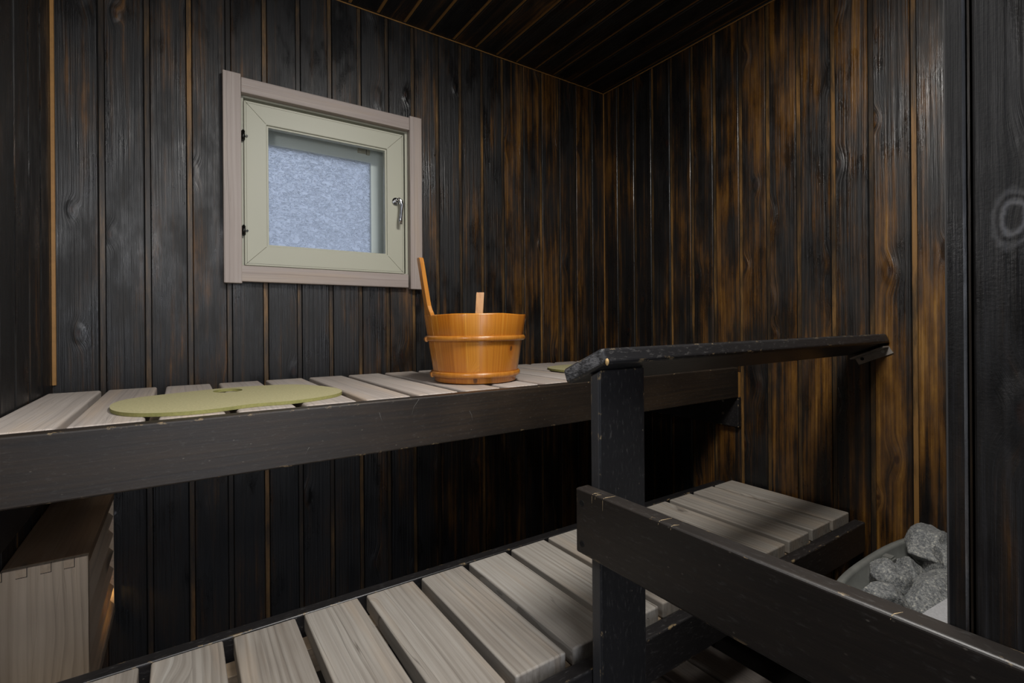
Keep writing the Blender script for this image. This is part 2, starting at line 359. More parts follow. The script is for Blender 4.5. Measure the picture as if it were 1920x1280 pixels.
def planked(name, mapf, u0, u1, v0, v1, centres, mats, gw=.0125, depth=.005, back=.04, hole=None, kind='structure'):
    """tongue-and-groove panelling: face plane at depth 0, tongue strips recessed, built as solid boards.
    mapf(u, v, d) -> xyz, d = depth into the wall. materials: face, groove, crack"""
    bm = bmesh.new()
    prof = [(u0, 0, 0)]          # (u, d, material of the segment that starts here)
    ch = .0016; ck = .0016
    for c in sorted(centres):
        a, b = c - gw / 2, c + gw / 2
        if a <= u0 + .004 or b >= u1 - .004: continue
        prof += [(a - ch, 0, 0), (a, ch, 2), (a, depth + .005, 2), (a + ck, depth + .005, 2), (a + ck, depth, 1),
                 (b - ck * .6, depth, 2), (b - ck * .6, depth + .004, 2), (b, depth + .004, 2), (b, ch, 0), (b + ch, 0, 0)]
    prof.append((u1, 0, 0))
    def quad(p, q, va, vb):
        vs = [bm.verts.new(mapf(*t)) for t in ((p[0], va, p[1]), (q[0], va, q[1]), (q[0], vb, q[1]), (p[0], vb, p[1]))]
        f = bm.faces.new(vs); f.material_index = p[2]
    for p, q in zip(prof, prof[1:]):
        if p[0] == q[0] and p[1] == q[1]: continue
        segs = [(v0, v1)]; parts = [(p, q)]
        if hole and q[0] > hole[0] and p[0] < hole[1]:
            if q[0] - p[0] > .02:
                parts = []; xs = [p[0]] + [h for h in hole[:2] if p[0] < h < q[0]] + [q[0]]
                parts = [((a, p[1], p[2]), (b, p[1], p[2])) for a, b in zip(xs, xs[1:])]
        for a, b in parts:
            mid = (a[0] + b[0]) / 2
            if hole and hole[0] < mid < hole[1]:
                quad(a, b, v0, hole[2]); quad(a, b, hole[3], v1)
            else: quad(a, b, v0, v1)
    def slab(ua, ub, va, vb):
        pts = [bm.verts.new(mapf(u, v, d)) for u in (ua, ub) for v in (va, vb) for d in (.012, back)]
        for f in ((0, 1, 3, 2), (4, 6, 7, 5), (0, 4, 5, 1), (2, 3, 7, 6), (0, 2, 6, 4), (1, 5, 7, 3)):
            fc = bm.faces.new([pts[i] for i in f]); fc.material_index = 2
    if hole:
        slab(u0, hole[0], v0, v1); slab(hole[1], u1, v0, v1); slab(hole[0], hole[1], v0, hole[2]); slab(hole[0], hole[1], hole[3], v1)
    else: slab(u0, u1, v0, v1)
    me = bpy.data.meshes.new(name); bm.to_mesh(me); bm.free()
    for m in mats: me.materials.append(m)
    o = bpy.data.objects.new(name, me); C.objects.link(o); o['kind'] = kind
    return o

# ------------------------------------------------------------------ room
W, H, FL, YN = 1.707, 1.038, -.90, -2.15
back_c = [-1.62 + .086 * k for k in range(20)]
right_c = [-.080, -.167, -.2515, -.337, -.424, -.509, -.601, -.6875, -.776, -.866, -.955, -1.0435, -1.131, -1.219, -1.306, -1.393, -1.48, -1.568, -1.655, -1.743, -1.83, -1.918, -2.005, -2.092]
ceil_c = [-.011 - .0862 * k for k in range(20)]
left_c = [-.103, -.199, -.297] + [-.297 - .092 * k for k in range(1, 20)]
planked('wall_back', lambda u, v, d: (u, d, v), -W, 0, FL, H + .012, back_c, [M['wall_back'], M['groove_z_x'], M['crack']], hole=(-1.352, -.852, .215, .715))
planked('wall_right', lambda u, v, d: (d, u, v), YN, .02, FL, H + .012, right_c, [M['wall_right'], M['groove_z_y'], M['crack']])
planked('wall_left', lambda u, v, d: (-W - d, u, v), YN, .02, FL, H + .012, left_c, [M['wall_left'], M['groove_z_y'], M['crack']])
planked('ceiling', lambda u, v, d: (u, v, H + d), -W - .02, .02, YN - .02, .02, ceil_c, [M['ceil'], M['groove_y_x'], M['crack']])
bm = bmesh.new(); addbox(bm, -W - .04, .04, YN - .04, .04, FL - .03, FL); tag(link('floor', bm, M['floor']), kind='structure')
# wall behind the photographer, with the doorway to the washroom
bm = bmesh.new(); addbox(bm, -W - .04, -1.62, YN - .04, YN, FL, H); addbox(bm, -.98, .04, YN - .04, YN, FL, H)
tag(link('wall_near', bm, M['wall_left']), kind='structure')
# short panelled wall on the right that carries the guard board
GX = -.9725
planked('wall_front', lambda u, v, d: (GX + d, u, v), YN, -1.3560, FL, H, [-1.3690 - .086 * k for k in range(0, 9)], [M['wall_front'], M['groove_z_y'], M['crack']], gw=.004, depth=.002, back=.05)
# thin bare beads where the boards meet
bm = bmesh.new(); addbox(bm, -W + .0005, -W + .007, -.007, -.0005, -.05, H - .001); tag(link('trim_1', bm, M['amber']), kind='structure')
bm = bmesh.new(); addbox(bm, -.0032, -.0002, -.0032, -.0002, FL, H - .001); tag(link('trim_2', bm, M['amber']), kind='structure')
bm = bmesh.new(); addbox(bm, -W, 0, -.0022, -.0002, H - .0028, H - .0004); tag(link('trim_3', bm, M['amber']), kind='structure')
bm = bmesh.new(); addbox(bm, -.0022, -.0002, YN, -.003, H - .0028, H - .0004); tag(link('trim_4', bm, M['amber']), kind='structure')
bm = bmesh.new(); addbox(bm, GX - .0005, GX + .012, -1.3560, -1.3545, FL, H); bmesh.ops.bevel(bm, geom=list(bm.edges), offset=.0006, segments=2, affect='EDGES'); tag(link('trim_5', bm, plain('edge_highlight', (.10, .095, .09), .35)), kind='structure')  # pale strip: highlight on the chamfered edge painted as colour

# ------------------------------------------------------------------ window
win = empty('window_1', (-1.10, 0, .19)); win['kind'] = 'structure'
T = -.022
rbox('casing', -1.376, -1.3345, T, -.0003, .1915, .7405, M['casing_z'], win, .0018)
rbox('casing', -.8665, -.8265, T, -.0003, .1925, .739, M['casing_z'], win, .0018)
rbox('casing', -1.334, -.867, T + .0008, -.0003, .6935, .733, M['casing_x'], win, .0018)
rbox('casing', -1.3385, -.8735, T + .0008, -.0003, .1965, .2385, M['casing_x'], win, .0018)
def ring_mesh(outer, inner, y0, y1, bev=0):
    """picture-frame ring, mitred, between two depths"""
    bm = bmesh.new(); xo0, xo1, zo0, zo1 = outer; xi0, xi1, zi0, zi1 = inner
    O = [(xo0, zo0), (xo1, zo0), (xo1, zo1), (xo0, zo1)]; I = [(xi0, zi0), (xi1, zi0), (xi1, zi1), (xi0, zi1)]
    V = {}
    for nm, L in (('O', O), ('I', I)):
        for k, (x, z) in enumerate(L):
            for j, y in enumerate((y0, y1)): V[nm, k, j] = bm.verts.new((x, y, z))
    for k in range(4):
        m = (k + 1) % 4
        bm.faces.new([V['O', k, 0], V['O', m, 0], V['I', m, 0], V['I', k, 0]])
        bm.faces.new([V['O', k, 1], V['I', k, 1], V['I', m, 1], V['O', m, 1]])
        bm.faces.new([V['O', k, 0], V['O', k, 1], V['O', m, 1], V['O', m, 0]])
        bm.faces.new([V['I', k, 0], V['I', m, 0], V['I', m, 1], V['I', k, 1]])
    if bev: bmesh.ops.bevel(bm, geom=list(bm.edges), offset=bev, segments=2, profile=.5, affect='EDGES')
    return bm
link('frame', ring_mesh((-1.3505, -.8535, .2165, .7135), (-1.327, -.874, .2425, .690), .003, .034), M['cream'], win)
link('outer_frame', ring_mesh((-1.3505, -.8535, .2165, .7135), (-1.327, -.874, .2425, .690), .0342, .115), M['cream_daylit'], win)
sash = link('sash', ring_mesh((-1.3265, -.8805, .2415, .6805), (-1.272, -.935, .296, .626), -.004, .032, .0016), M['cream'], win)
link('sash_bead', ring_mesh((-1.2735, -.9335, .2945, .6275), (-1.267, -.940, .301, .621), .0015, .020, .0008), M['cream'], sash)
bm = bmesh.new()                                   # fine dark lines of the mitre joints and the outer quirk
for (xa, za), (xb, zb) in (((-1.3235, .2445), (-1.274, .294)), ((-.8835, .2445), (-.933, .294)), ((-.8835, .6775), (-.933, .628)), ((-1.3235, .6775), (-1.274, .628))):
    tube(bm, [(xa, -.0040, za), (xb, -.0040, zb)], .00055, 6)
for (xa, za), (xb, zb) in (((-1.321, .247), (-.886, .247)), ((-.886, .247), (-.886, .675)), ((-.886, .675), (-1.321, .675)), ((-1.321, .675), (-1.321, .247))):
    tube(bm, [(xa, -.0040, za), (xb, -.0040, zb)], .00035, 6)
link('joint_line', bm, plain('joint_dark', (.16, .15, .10), .7), sash)
bm = bmesh.new(); addbox(bm, -1.2705, -.9365, .010, .014, .2975, .6245); link('glass_pane', bm, M['glass'], win)
out_s = link('outer_sash', ring_mesh((-1.327, -.874, .2425, .690), (-1.268, -.957, .287, .604), .085, .112, .002), M['cream_daylit'], win)
bm = bmesh.new(); addbox(bm, -1.270, -.955, .096, .100, .285, .606); link('frosted_pane', bm, M['frost'], win)
# small catch seen through the glass
bm = bmesh.new(); addbox(bm, -1.000, -.975, .078, .0848, .628, .642); disc(bm, (-.992, .078, .635), (0, -1, 0), .005, .006, 12); addbox(bm, -.972, -.962, .076, .0848, .626, .645)
link('catch', bm, plain('catch_enamel', (.55, .50, .40), .4), out_s)
for z in (.585, .333):
    bm = bmesh.new(); tube(bm, [(-1.3285, -.0075, z - .012), (-1.3285, -.0075, z + .012)], .0042, 12)
    addbox(bm, -1.3335, -1.3265, -.004, .0028, z - .013, z + .013); tube(bm, [(-1.3285, -.0075, z + .012), (-1.3285, -.0075, z + .0145)], .0026, 10)
    disc(bm, (-1.3205, -.004, z), (0, -1, 0), .003, .004, 10)
    link('hinge', bm, M['dark_metal'], win, False)
hd = link('handle', (lambda bm: (disc(bm, (-.9085, -.004, .466), (0, -1, 0), .0115, .0045, 28), disc(bm, (-.9085, -.0085, .466), (0, -1, 0), .0055, .013, 20), bm)[-1])(bmesh.new()), M['chrome'], win)
bm = bmesh.new()
tube(bm, [(-.912, -.022, .4675), (-.905, -.024, .4700), (-.8985, -.026, .465), (-.8965, -.027, .452), (-.8985, -.0265, .430), (-.9005, -.0255, .410), (-.9005, -.025, .3925)], [.0035, .0055, .006, .0055, .005, .0056, .0058], 14)
link('lever', bm, M['chrome'], hd)

# ------------------------------------------------------------------ upper bench
ub = empty('sauna_bench', (-.85, -.6, FL))
tag(ub, 'upper sauna bench with black fascia and pale slats, carrying the bucket', 'bench')
ZU = -.0605
fa = rbox('front_fascia', -W + .001, -.016, -.6, -.5745, -.156, -.0615, M['blk_x'], ub, .0028)
proto = None
for i, x in enumerate([-1.703, -1.603, -1.4985, -1.392, -1.289, -1.183, -1.078, -.974, -.868, -.762, -.656, -.55, -.445, -.338, -.231, -.124]):
    if proto is None:
        proto = local_box('slat', x, x + .0885, -.573, -.078, ZU - .027, ZU, M['slat_up'], ub, .0045, 4); o = proto
    else:
        o = proto.copy(); C.objects.link(o)
    o.location = Vector((x + random.uniform(-.001, .001), -.573, ZU - .027)) - ub.location
for y in (-.14, -.545):
    rbox('bearer', -W + .002, -.004, y - .022, y + .022, ZU - .073, ZU - .0275, M['bearer'] if y > -.3 else M['bearer'], ub, .001)
sm = plain('grey_scuff_line', (.15, .145, .135), .6)
for Lp in ([(-1.09, -.064), (-1.093, -.068), (-1.101, -.078), (-1.105, -.092)], [(-1.168, -.082), (-1.166, -.09), (-1.163, -.099)], [(-.98, -.098), (-.975, -.107), (-.973, -.118)], [(-1.290, -.128), (-1.296, -.138), (-1.2965, -.148)]):
    bm = bmesh.new(); tube(bm, [(x, -.6, z) for x, z in Lp], .00028, 6); link('scratch', bm, sm, fa)
lg = rbox('wall_ledger', -.018, -.0004, -.600, -.02, -.250, -.1565, M['blk_xy'], ub, .002)
for z in (-.172, -.212):
    bm = bmesh.new(); disc(bm, (-.018, -.548, z), (-1, 0, 0), .0042, .0016, 16); link('screw', bm, M['screw'], lg)
rbox('wall_ledger', -W + .0004, -W + .02, -.600, -.02, -.250, -.1565, M['blk_xy'], ub, .002)
bm = bmesh.new(); addbox(bm, -.0155, -.0006, -.598, -.580, -.1555, -.078); link('filler_strip', bm, M['amber'], ub)['label'] = 'bare amber strip at the fascia end'

# ------------------------------------------------------------------ lower bench
lb = empty('sauna_bench', (-.85, -.95, FL))
tag(lb, 'lower sauna bench of weathered grey slats between two black rails', 'bench')
ZL = -.422
rbox('rear_rail', -W + .001, -.022, -.557, -.5315, -.520, -.430, M['blk_xy'], lb, .003)
rbox('front_rail', -W + .001, -.030, -.949, -.9235, -.504, -.430, M['blk_xy'], lb, .003)
proto = None
for i, x in enumerate([-.107, -.211, -.321, -.432, -.541, -.650, -.758, -.864, -.971, -1.078, -1.187, -1.295, -1.402, -1.509, -1.616]):
    if proto is None:
        proto = local_box('slat', x, x + .0925, -.906, -.574, ZL - .029, ZL, M['slat'], lb, .0032, 4); o = proto
    else:
        o = proto.copy(); C.objects.link(o)
    o.location = Vector((x, -.906 + random.uniform(-.0015, .0015), ZL - .029)) - lb.location
rbox('bearer', -W + .002, -.012, -.628, -.590, ZL - .072, ZL - .0295, M['bearer'], lb, .001)
rbox('bearer', -W + .002, -.012, -.900, -.862, ZL - .072, ZL - .0295, M['bearer'], lb, .001)
for x in (-1.66, -.2):
    rbox('leg', x, x + .045, -.9225, -.8775 - .0, FL, ZL - .0725, M['blk_xy'], lb, .002)
    rbox('leg', x, x + .045, -.605, -.5605, FL, ZL - .0725, M['blk_xy'], lb, .002)

# ------------------------------------------------------------------ guard rail: post, tilted hand rail, guard board, bracket
gr = empty('guard_rail', (-.86, -.889, FL))
tag(gr, 'black wooden guard rail with post, tilted handrail and long side board', 'railing')
bm = bmesh.new(); vs, fs = addbox(bm, -.9720, -.8757, -.9690, -.9495, FL, .008)
for v in bm.verts:
    if v.co.z > -.1: v.co.z = .0112 if v.co.y < -.96 else .0028
bmesh.ops.bevel(bm, geom=list(bm.edges), offset=.003, segments=3, profile=.5, affect='EDGES')
post = link('post', bm, [M['blk_z'], black_plank('black_plank_post_lit_edge', 'Z', 'Y', rough=.4, tint=(.042, .042, .045), speck=1.5)], gr)  # second, lighter colour carries the light on the post's left side
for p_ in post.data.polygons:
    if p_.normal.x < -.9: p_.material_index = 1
for x in (-.943, -.8934):
    bm = bmesh.new(); disc(bm, (x, -.969, -.0126), (0, -1, 0), .0024, .0004, 12); link('screw_hole', bm, M['hole'], post)
def section(y, z, a=.41, w=.0925, t=.0246):
    ca, sa = math.cos(a), math.sin(a)
    return [(y, z), (y - t * sa, z - t * ca), (y + w * ca - t * sa, z - w * sa - t * ca), (y + w * ca, z - w * sa)]
bm = bmesh.new()
A = [bm.verts.new((-.982, *p)) for p in section(-.983, .0445)]; B = [bm.verts.new((-.0012, *p)) for p in section(-.986, .050)]
bm.faces.new(A); bm.faces.new(B)
for k in range(4): bm.faces.new((A[k], A[(k + 1) % 4], B[(k + 1) % 4], B[k]))
bmesh.ops.recalc_face_normals(bm, faces=bm.faces)
bmesh.ops.bevel(bm, geom=[e for e in bm.edges], offset=.0055, segments=4, profile=.5, affect='EDGES')
def lit_worn_end():  # scuffed end grain, its colour brightened for light falling on the rail end
    s = NT('lit_worn_end_grain'); tc = s.n('ShaderNodeTexCoord'); mp = s.n('ShaderNodeMapping'); s.link(tc.outputs['Object'], mp.inputs[0])
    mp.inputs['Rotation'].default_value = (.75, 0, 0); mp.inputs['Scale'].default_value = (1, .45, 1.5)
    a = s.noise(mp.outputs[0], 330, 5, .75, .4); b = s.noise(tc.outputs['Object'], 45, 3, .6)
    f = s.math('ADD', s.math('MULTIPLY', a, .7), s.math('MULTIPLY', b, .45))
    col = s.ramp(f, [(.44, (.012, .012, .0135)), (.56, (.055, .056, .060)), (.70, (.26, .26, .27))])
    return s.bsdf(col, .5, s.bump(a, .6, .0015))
M['lit_worn_end'] = lit_worn_end()
rail = link('handrail', bm, [M['blk_rail'], M['lit_worn_end']], gr)
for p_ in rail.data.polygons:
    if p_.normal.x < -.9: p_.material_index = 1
bm = bmesh.new(); bmesh.ops.create_icosphere(bm, subdivisions=3, radius=1)
for v in bm.verts:
    n = noise.noise(v.co * 2.2) * .25
    v.co = Vector((v.co.x * .0024, v.co.y * .0026, v.co.z * .0050)) * (1 + n) + Vector((-.9790, -.9920, .0245))
link('bare_chip', bm, plain('bare_chip_wood', (.52, .34, .14), .6), rail, True)['label'] = 'pale chipped corner of the handrail'
gb = rbox('guard_board', -.9973, GX - .0003, YN + .002, -.9448, -.2510, -.1582, M['blk_y'], gr, .0035, 4)
for z in (-.1776, -.2353):
    bm = bmesh.new(); disc(bm, (-.9973, -.958, z), (-1, 0, 0), .0032, .0003, 16); tube(bm, [(-.9973, -.958 + .0042 * math.cos(t), z + .0042 * math.sin(t)) for t in [k * math.pi / 10 for k in range(20)]], .0005, 6, 0, True)
    link('screw_hole', bm, M['hole'], gb)
M['bare'] = plain('bare_scratch_wood', (.42, .31, .17), .6); M['scuff'] = plain('grey_scuff', (.15, .145, .135), .6)
for y, ln, dr in ((-.9795, .006, .010), (-.9860, .004, .003), (-1.0005, .016, .014), (-1.094, .016, .002), (-1.112, .006, .002), (-1.326, .008, .001)):
    bm = bmesh.new(); tube(bm, [(-.9935 + ln, y - .004, -.1583), (-.9935, y - .001, -.1583), (-.9962, y, -.1593), (-.9971, y + .0004, -.1617), (-.9973, y + .0008, -.1617 - dr)], [.0002, .00045, .00045, .0004, .0002], 6); link('scratch', bm, M['bare'], gb)
# metal angle under the far end of the hand rail
bm = bmesh.new(); P = [(-.917, -.0155), (-.991, .0185), (-1.0015, .0005), (-.927, -.0335)]
f0 = [bm.verts.new((-.0006, *p)) for p in P]; f1 = [bm.verts.new((-.0040, *p)) for p in P]
bm.faces.new(f0); bm.faces.new(f1)
for k in range(4): bm.faces.new((f0[k], f0[(k + 1) % 4], f1[(k + 1) % 4], f1[k]))
Q = [(-.917, -.0155), (-.991, .0185), (-.9925, .0150), (-.9185, -.0190)]
g0 = [bm.verts.new((-.0040, *p)) for p in Q]; g1 = [bm.verts.new((-.034, *p)) for p in Q]
bm.faces.new(g0); bm.faces.new(g1)
for k in range(4): bm.faces.new((g0[k], g0[(k + 1) % 4], g1[(k + 1) % 4], g1[k]))
br = link('bracket', bm, M['steel_dark'], gr)
bm = bmesh.new(); disc(bm, (-.0040, -.9345, -.0175), (-1, 0, 0), .0042, .0004, 18); link('screw_hole', bm, M['hole'], br)
bm = bmesh.new(); disc(bm, (-.0040, -.9805, .0035), (-1, 0, 0), .0040, .0016, 18); link('screw', bm, M['screw'], br)

# ------------------------------------------------------------------ bucket and ladle
BC = Vector((-.8578, -.4125, ZU)); R0, R1, BH = .1005, .1265, .164
vdir = Vector((.496, .868, 0)); rdir = Vector((.868, -.496, 0))
bk = empty('wooden_bucket', tuple(BC)); tag(bk, 'orange lacquered stave bucket with two hoops and one tall handle stave', 'bucket')
def rad(z): return R0 + (R1 - R0) * z / BH
bm = bmesh.new(); N = 88
rows = [(R0 - .001, .002), (R0 + .0006, .004)] + [(rad(z), z) for z in (.03, .06, .09, .12, BH - .003)] + [(R1 - .0015, BH), (R1 - .0095, BH), (R1 - .0115, BH - .002)] + [(rad(z) - .0115, z) for z in (.12, .07, .022)]
ringv = []
for j, (r, z) in enumerate(rows):
    L = []
    for k in range(N):
        t = 2 * math.pi * k / N
        fr = (t / (2 * math.pi) * 22) % 1
        rr = r * (1 + .0035 * math.cos((fr - .5) * 2 * math.pi) * -.5) if j < 8 else r
        zz = z + (.0009 * math.sin(3 * t + 1) + .0005 * math.sin(7 * t) if 6 <= j <= 9 else 0)
        L.append(bm.verts.new((rr * math.cos(t), rr * math.sin(t), zz)))
    ringv.append(L)
for a, b in zip(ringv, ringv[1:]):
    for k in range(N): bm.faces.new((a[k], a[(k + 1) % N], b[(k + 1) % N], b[k])).smooth = True
bm.faces.new(ringv[0]); bm.faces.new(ringv[-1])
body = link('stave_body', bm, M['bucket']); body.parent = bk
def hoop(z, r, name='hoop'):
    bm = bmesh.new(); n = 72; rings = []
    start = math.atan2((-rdir * .97 - vdir * .24).y, (-rdir * .97 - vdir * .24).x)
    for i in range(n + 5):
        t = start + (2 * math.pi + .10) * i / (n + 4); R = rad(z) + r * .55 + (.0024 if i > n - 1 else 0)
        c = Vector((R * math.cos(t), R * math.sin(t), z + (-.0026 if i > n - 1 else 0)))
        out = Vector((math.cos(t), math.sin(t), 0)); L = []
        for k in range(12):
            a = 2 * math.pi * k / 12
            L.append(bm.verts.new(c + out * math.cos(a) * r * .62 + Vector((0, 0, 1)) * math.sin(a) * r))
        rings.append(L)
    for a, b in zip(rings, rings[1:]):
        for k in range(12): bm.faces.new((a[k], a[(k + 1) % 12], b[(k + 1) % 12], b[k])).smooth = True
    bm.faces.new(rings[0]); bm.faces.new(rings[-1])
    o = link(name, bm, M['hoop']); o.parent = bk; return o
hoop(.107, .0062); hoop(.0215, .0064)
# tall stave that forms the handle
th = math.radians(26); od = (-rdir * math.cos(th) - vdir * math.sin(th)).normalized(); td = Vector((-od.y, od.x, 0))
bm = bmesh.new(); secs = []
for z, hw in ((.010, .0155), (.08, .0170), (BH - .004, .0200), (BH + .004, .0190), (BH + .011, .0145), (BH + .020, .0118), (BH + .035, .0108), (.24, .0102), (.285, .0100), (.294, .0090), (.297, .0070)):
    Rr = R0 + (R1 - R0) * z / BH + .0008; L = []
    for o_, s_ in ((0, -1), (0, 1), (-.0105, 1), (-.0105, -1)):
        L.append(bm.verts.new(od * (Rr + o_ - (hw * hw / (2 * Rr) if o_ == 0 else hw * hw / (2 * Rr)) * (1 if z < BH else .6)) + td * hw * s_ + Vector((0, 0, z))))
    secs.append(L)
for a, b in zip(secs, secs[1:]):
    for k in range(4): bm.faces.new((a[k], a[(k + 1) % 4], b[(k + 1) % 4], b[k]))
bm.faces.new(secs[0]); bm.faces.new(secs[-1])
bmesh.ops.recalc_face_normals(bm, faces=bm.faces)
bmesh.ops.bevel(bm, geom=[e for e in bm.edges if abs((e.verts[0].co - e.verts[1].co).normalized().z) > .5], offset=.0014, segments=2, profile=.5, affect='EDGES')
o = link('handle_stave', bm, M['orange_z']); o.parent = bk
# ladle leaning in the bucket
ld = empty('wooden_ladle', (BC.x, BC.y, ZU + .013)); tag(ld, 'wooden ladle in the orange bucket, flat handle end above the rim', 'ladle')
top = BC + vdir * .082 + rdir * .014 + Vector((0, 0, .2235)); bot = BC + vdir * .022 + rdir * .002 + Vector((0, 0, .040))
ax = (top - bot).normalized(); sd = rdir.copy(); nn = ax.cross(sd).normalized(); bm = bmesh.new(); secs = []
for f, w_, t_ in ((0, .0075, .0055), (.35, .0085, .0050), (.7, .0098, .0050), (.97, .0102, .0050), (1, .0098, .0045)):
    p = bot.lerp(top, f) - ld.location
    secs.append([bm.verts.new(p + sd * a * w_ + nn * b * t_) for a, b in ((-1, -1), (1, -1), (1, 1), (-1, 1))])
for a, b in zip(secs, secs[1:]):
    for k in range(4): bm.faces.new((a[k], a[(k + 1) % 4], b[(k + 1) % 4], b[k]))
bm.faces.new(secs[0]); bm.faces.new(secs[-1])
o = link('handle', bm, M['ladle']); o.parent = ld
bm = bmesh.new(); prof = [(.001, .003), (.030, .003), (.036, .010), (.038, .040), (.034, .040), (.032, .012), (.001, .009)]; rg = []
for r, z in prof: rg.append([bm.verts.new((r * math.cos(k * math.pi / 16) - vdir.x * .006, r * math.sin(k * math.pi / 16) - vdir.y * .006, z)) for k in range(32)])
for a, b in zip(rg, rg[1:]):
    for k in range(32): bm.faces.new((a[k], a[(k + 1) % 32], b[(k + 1) % 32], b[k])).smooth = True
bm.faces.new(rg[0]); bm.faces.new(rg[-1])
o = link('bowl', bm, M['ladle']); o.parent = ld

# ------------------------------------------------------------------ foam sitting mats
def smooth_loop(P, n=4, it=2):
    P = [Vector((x, y, 0)) for x, y in P]
    for _ in range(it):
        Q = []
        for i in range(len(P)):
            a, b = P[i], P[(i + 1) % len(P)]; Q += [a * .75 + b * .25, a * .25 + b * .75]
        P = Q
    return P
def mat_mesh(P, hole, z0, z1):
    bm = bmesh.new(); outer = smooth_loop(P); inner = smooth_loop(hole) if hole else None
    loops = [outer] + ([inner] if inner else [])
    edges_t = []
    allv = []
    for L in loops:
        vs = [bm.verts.new((p.x, p.y, z1)) for p in L]; allv.append(vs)
        for i in range(len(vs)): edges_t.append(bm.edges.new((vs[i], vs[(i + 1) % len(vs)])))
    bmesh.ops.triangle_fill(bm, edges=edges_t, use_beauty=True)
    for f in bm.faces: f.material_index = 0
    topf = list(bm.faces)
    low = {}
    for vs in allv:
        for v in vs: low[v] = bm.verts.new((v.co.x, v.co.y, z0))
        for i in range(len(vs)):
            a, b = vs[i], vs[(i + 1) % len(vs)]
            bm.faces.new((a, b, low[b], low[a])).material_index = 1
    for f in topf: bm.faces.new([low[v] for v in f.verts]).material_index = 1
    return bm
PADT = ZU + .0004
pad_pts = [(-1.566, -.455), (-1.571, -.400), (-1.562, -.352), (-1.540, -.322), (-1.500, -.300), (-1.455, -.282), (-1.411, -.262), (-1.37, -.255), (-1.330, -.257), (-1.292, -.262), (-1.255, -.278), (-1.225, -.318), (-1.202, -.375), (-1.193, -.425), (-1.198, -.468), (-1.216, -.500), (-1.245, -.522), (-1.280, -.538), (-1.315, -.545), (-1.345, -.540), (-1.372, -.540), (-1.400, -.552), (-1.430, -.563), (-1.465, -.564), (-1.505, -.550), (-1.530, -.532), (-1.548, -.508), (-1.559, -.482)]
hc = Vector((-1.389, -.311)); hole = [(hc.x + .027 * math.cos(t), hc.y + .034 * math.sin(t)) for t in [k * math.pi / 8 for k in range(16)]]
o = link('seat_mat', mat_mesh(pad_pts, hole, PADT, PADT + .0058), [M['pad'], M['pad_edge']])
tag(o, 'olive kidney-shaped foam mat with a hanging hole, left of the bucket', 'mat', 'olive sitting mats on the upper bench')
pad2 = [(x + 0, y) for x, y in pad_pts]
cx, cy = -1.38, -.41
def place2(x, y):
    a = math.radians(174); dx, dy = x - cx, y - cy
    return (-.372 + dx * math.cos(a) - dy * math.sin(a), -.385 + dx * math.sin(a) + dy * math.cos(a))
o = link('seat_mat', mat_mesh([place2(*p) for p in pad_pts], [place2(*p) for p in hole], PADT, PADT + .0058), [M['pad'], M['pad_edge']])
tag(o, 'olive foam mat whose tip shows behind the left end of the handrail', 'mat', 'olive sitting mats on the upper bench')

# ------------------------------------------------------------------ pine box with louvred side under the upper bench
bx = empty('louvred_box', (-1.655, -.21, -.64)); tag(bx, 'pale pine box with louvred side in the left corner under the upper bench', 'box')
X0, X1, Y0, Y1, ZT, ZB = -W + .0015, -1.600, -.405, -.012, -.303, -.585
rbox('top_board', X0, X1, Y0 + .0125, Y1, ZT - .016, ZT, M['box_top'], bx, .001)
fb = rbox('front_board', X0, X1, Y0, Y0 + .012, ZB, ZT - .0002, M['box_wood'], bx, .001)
bm = bmesh.new()
for k in range(4):
    x = X1 - .0145 - k * .0285 + .0 - .003
    addbox(bm, max(x - .0125, X0 + .001), x, Y0 - .0004, Y0 + .004, ZT - .0135, ZT - .0008)
link('joint_pin', bm, pale_wood('end_grain', 'Y', 'X', (.40, .29, .19), (.56, .42, .29), (.66, .51, .37), crack=0), fb)
bm = bmesh.new()
for k in range(4):
    x = X1 - .0145 - k * .0285 - .003
    addbox(bm, x, x + .0008, Y0 - .0005, Y0 + .004, ZT - .0142, ZT); addbox(bm, max(x - .0125, X0 + .001), x + .0008, Y0 - .0005, Y0 + .004, ZT - .0144, ZT - .0136)
link('joint_line', bm, M['hole'], fb)
rbox('bottom_rail', X1 - .014, X1, Y0 + .0125, Y1, ZB, ZB + .020, M['box_louvre'], bx, .001)
rbox('back_upright', X1 - .014, X1 - .001, Y1 - .006, Y1, ZB + .0205, ZT - .0165, M['box_louvre'], bx, .001)
proto = None
for k in range(6):
    z = ZT - .022 - k * .0405
    bm = bmesh.new(); a = math.radians(52); L_, t_ = .044, .006
    y0, y1 = Y0 + .0128, Y1 - .0065
    cs = [(0, 0), (L_ * math.cos(a), -L_ * math.sin(a)), (L_ * math.cos(a) - t_ * math.sin(a), -L_ * math.sin(a) - t_ * math.cos(a)), (-t_ * math.sin(a), -t_ * math.cos(a))]
    if proto is None:
        A = [bm.verts.new((p[0], 0, p[1])) for p in cs]; B = [bm.verts.new((p[0], y1 - y0, p[1])) for p in cs]
        bm.faces.new(A); bm.faces.new(B)
        for q in range(4): bm.faces.new((A[q], A[(q + 1) % 4], B[(q + 1) % 4], B[q]))
        proto = link('louvre', bm, M['box_louvre']); proto.parent = bx; o = proto
    else:
        bm.free(); o = proto.copy(); C.objects.link(o)
    o.location = Vector((X1 - .0285, y0, z)) - bx.location

